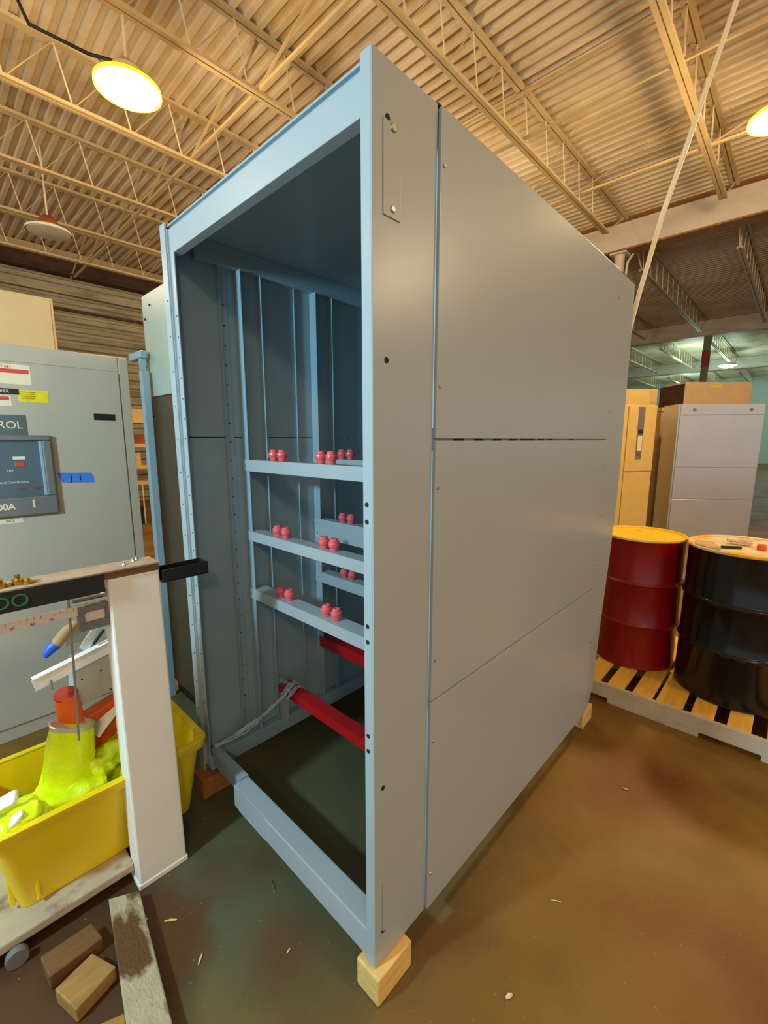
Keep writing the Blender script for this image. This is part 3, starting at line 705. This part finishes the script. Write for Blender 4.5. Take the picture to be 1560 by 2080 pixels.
bits=[(.70,1.21,.03,'thin pale nail-like sliver on the floor before the base rail',steel,.004),(.99,.44,.011,'single pale pebble on the brown floor at lower right',label_w,.011),(.40,1.36,.02,'small pale wood chip right of the timber end',wood,.007),(.42,1.18,.015,'pale flake on the floor right of the timber',label_w,.006),(.34,1.62-.2,.012,'tiny white crumb beside the scale column foot',label_w,.006),(.14,1.60-.07,.035,'splinter of pale wood above the offcuts',wood,.006),(2.06,.42,.012,'small pale crumb on the floor before the pallet',label_w,.006),(1.35,.45,.016,'thin pale scratch-like sliver on the right floor near the side panels',label_w,.003),(.62,1.0,.008,'tiny grey grit grain before the near block',label_w,.005)]
for x,y,L,lab,m,wd in bits:
    a=random.uniform(0,3); tag(MB().tube([(x-L*math.cos(a),y-L*math.sin(a),wd*.5),(x,y,wd*.7),(x+L*math.cos(a),y+L*math.sin(a),wd*.5)],[wd*.3,wd*.6,wd*.3],6).build('debris',m,smooth=True),lab,'debris',group='scraps on the floor')

# ------------------------------------------------------------------ pallet and drums
t=thing('pallet',(3.25,.25,0),'wooden pallet of yellow slats with pale front board, under the drums','pallet')
PX0,PX1=2.735,3.80; 
ed=[.86,.757,.712,.619,.574,.472,.453,.325,.286,.186,.129,.03,-.03,-.13,-.19,-.30,-.36,-.45]
for i in range(0,len(ed),2): MB().box((PX0+.012,ed[i+1],.100),(PX1,ed[i],.118)).build('slat',slat_m,t,bevel=.003)
MB().box((PX0-.012,-.46,.030),(PX0+.012,.86,.116)).box((PX0-.012,-.22,.0),(PX0+.012,-.02,.03)).box((PX0-.012,.24,.0),(PX0+.012,.70,.03)).build('front_board',pallet_w,t,bevel=.002)
for x in (3.2,3.76): MB().box((x,-.46,.0),(x+.04,.86,.10)).build('stringer',slat_m,t)
def drum(x,y,z,r,h,m,lm,lab,liplab):
    t=thing('steel_drum',(x,y,z),lab,'drum')
    pr=[(0,0),(r-.01,0),(r,.008),(r-.003,.02)]
    for f in (.345,.66): pr+=[(r-.003,h*f-.016),(r-.001,h*f-.012),(r+.007,h*f-.004),(r+.008,h*f),(r+.007,h*f+.004),(r-.001,h*f+.012),(r-.003,h*f+.016)]
    pr+=[(r-.003,h-.02),(r,h-.010)]
    MB().lathe(pr,(x,y,z),64).build('body',m,t,smooth=True)
    MB().lathe([(r+.001,h-.016),(r+.006,h-.012),(r+.006,h-.002),(r,h+.002),(r-.006,h),(r-.01,h-.012),(0,h-.012)],(x,y,z),64).build('lid',lm,t,smooth=True,label=liplab)
    MB().lathe([(0,h-.004),(.02,h-.004),(.024,h-.012)],(x+r*.55,y+.05,z),16).build('bung',lm,t,smooth=True)
    return t
drum(3.26,.71,.118,.245,.86,drum_red,lid_yel,'red steel drum with yellow lid, beside the enclosure','bright yellow lid')
drum(3.20,.155,.118,.29,.875,drum_black,lid_white,'glossy black steel drum at the right edge of the photo','pale lid patched with yellow')
zz=.118+.875-.011
tag(MB().loft([[(3.06,.40,zz+.001),(3.16,.41,zz+.001),(3.20,.33,zz+.001),(3.02,.27,zz+.001),(2.98,.33,zz+.001)],[(3.06,.40,zz+.012),(3.16,.41,zz+.016),(3.20,.33,zz+.010),(3.02,.27,zz+.014),(2.98,.33,zz+.018)]]).build('cardboard_piece',cardb),'torn tan cardboard piece at the left of the black drum lid','cardboard')
tag(MB().tube([(3.075,.275,zz+.008),(3.125,.19,zz+.008)],.008,10).build('marker_pen',black_m,smooth=True),'black marker pen on the black drum lid','pen')
tag(MB().lathe([(0,.03),(.018,.03),(.022,.024),(.022,0)],(3.18,.105,zz+.001),18).build('orange_cap',orange,smooth=True),'orange cap on the black drum lid','cap')
tag(cloth('work_glove',(3.25,.27,zz+.024),(.01,-.12,.0),.024,.030,5,glove_m,None,flat=.5,amp=.01),'crumpled pale glove on the black drum lid behind the marker pen','glove')

# ------------------------------------------------------------------ cabinets beyond the drums
def at(fwd,right): return (.7266*fwd+.6871*right,.6871*fwd-.7266*right)
R0=-math.radians(46.6)
x,y=8.147,1.455
t=thing('panelled_cabinet',(x,y,0),'wide grey cabinet with horizontal panels standing behind the drums','cabinet',rot=-math.radians(53),local=True)
MB().box((0,0,0),(1.22,.45,2.13)).build('body',gear_blu,t,bevel=.004)
for a,b_ in ((1.965,2.125),(1.165,1.955),(.665,1.157),(.05,.657)): MB().box((.025,-.015,a),(1.20,0,b_)).build('panel',gear_blu,t,bevel=.003)
for xx in (.22,1.02): MB().lathe([(0,-.01),(.022,-.008),(.028,0)],(xx,-.015,2.04),14,'y').build('bolt',grey_m,t,smooth=True)
x,y=at(8.3,5.52)
t=thing('tan_enclosure',(x,y,0),'tan cabinet rising behind the grey panelled cabinet','cabinet',rot=R0,local=True)
MB().box((0,0,0),(1.22,.7,2.63)).build('body',gear_tan,t,bevel=.004)
MB().box((-.01,-.012,.1),(1.16,0,2.60)).build('front_panel',gear_tan,t,bevel=.003)
MB().box((.46,-.014,2.53),(.66,-.012,2.57)).build('yellow_label',yel_lab,t)
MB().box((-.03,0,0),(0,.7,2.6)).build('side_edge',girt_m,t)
x,y=at(6.6,3.47)
t=thing('cream_switchgear',(x,y,0),'amber-lit cream switchgear cabinet with narrow grey meter strip, behind the red drum','cabinet',rot=R0+.25,local=True)
MB().box((0,0,0),(.66,.7,2.10)).build('body',gear_yel,t,bevel=.004)
MB().box((.02,-.02,.05),(.125,0,2.08)).build('door',gear_yel,t,bevel=.003)
dd=MB().box((.14,-.025,1.12),(.64,0,2.08)).build('door',gear_yel,t,bevel=.003)
MB().box((.14,-.02,.05),(.64,0,1.10)).build('door',gear_yel,t,bevel=.003)
st=MB().box((.31,-.030,1.30),(.42,-.025,2.07)).build('meter_strip',grey_m,dd)
MB().box((.325,-.038,1.42),(.405,-.030,1.64)).build('meter',label_w,st,bevel=.003)
MB().box((.325,-.036,1.68),(.405,-.030,1.74)).build('switch',black_m,st)
MB().box((.345,-.04,1.36),(.385,-.030,1.40)).build('switch',rust,st)
x,y=at(7.6,4.0)
t=thing('cream_box',(x,y,0),'pale yellow cabinet top showing above the cream switchgear','cabinet',rot=R0,local=True)
MB().box((0,0,0),(.60,.3,2.43)).build('body',gear_yel,t,bevel=.004)
MB().box((.48,-.01,2.2),(.58,0,2.40)).build('hinge_plate',gear_tan,t)
x,y=at(7.9,4.88)
t=thing('brown_cabinet',(x,y,0),'narrow shaded ochre cabinet between the cream switchgear and grey panels','cabinet',rot=R0,local=True)
MB().box((0,0,0),(.36,.6,2.08)).build('body',gear_tan,t,bevel=.004)
MB().box((-.01,-.03,2.08),(.38,.62,2.15)).build('cap',gear_yel,t,bevel=.004)
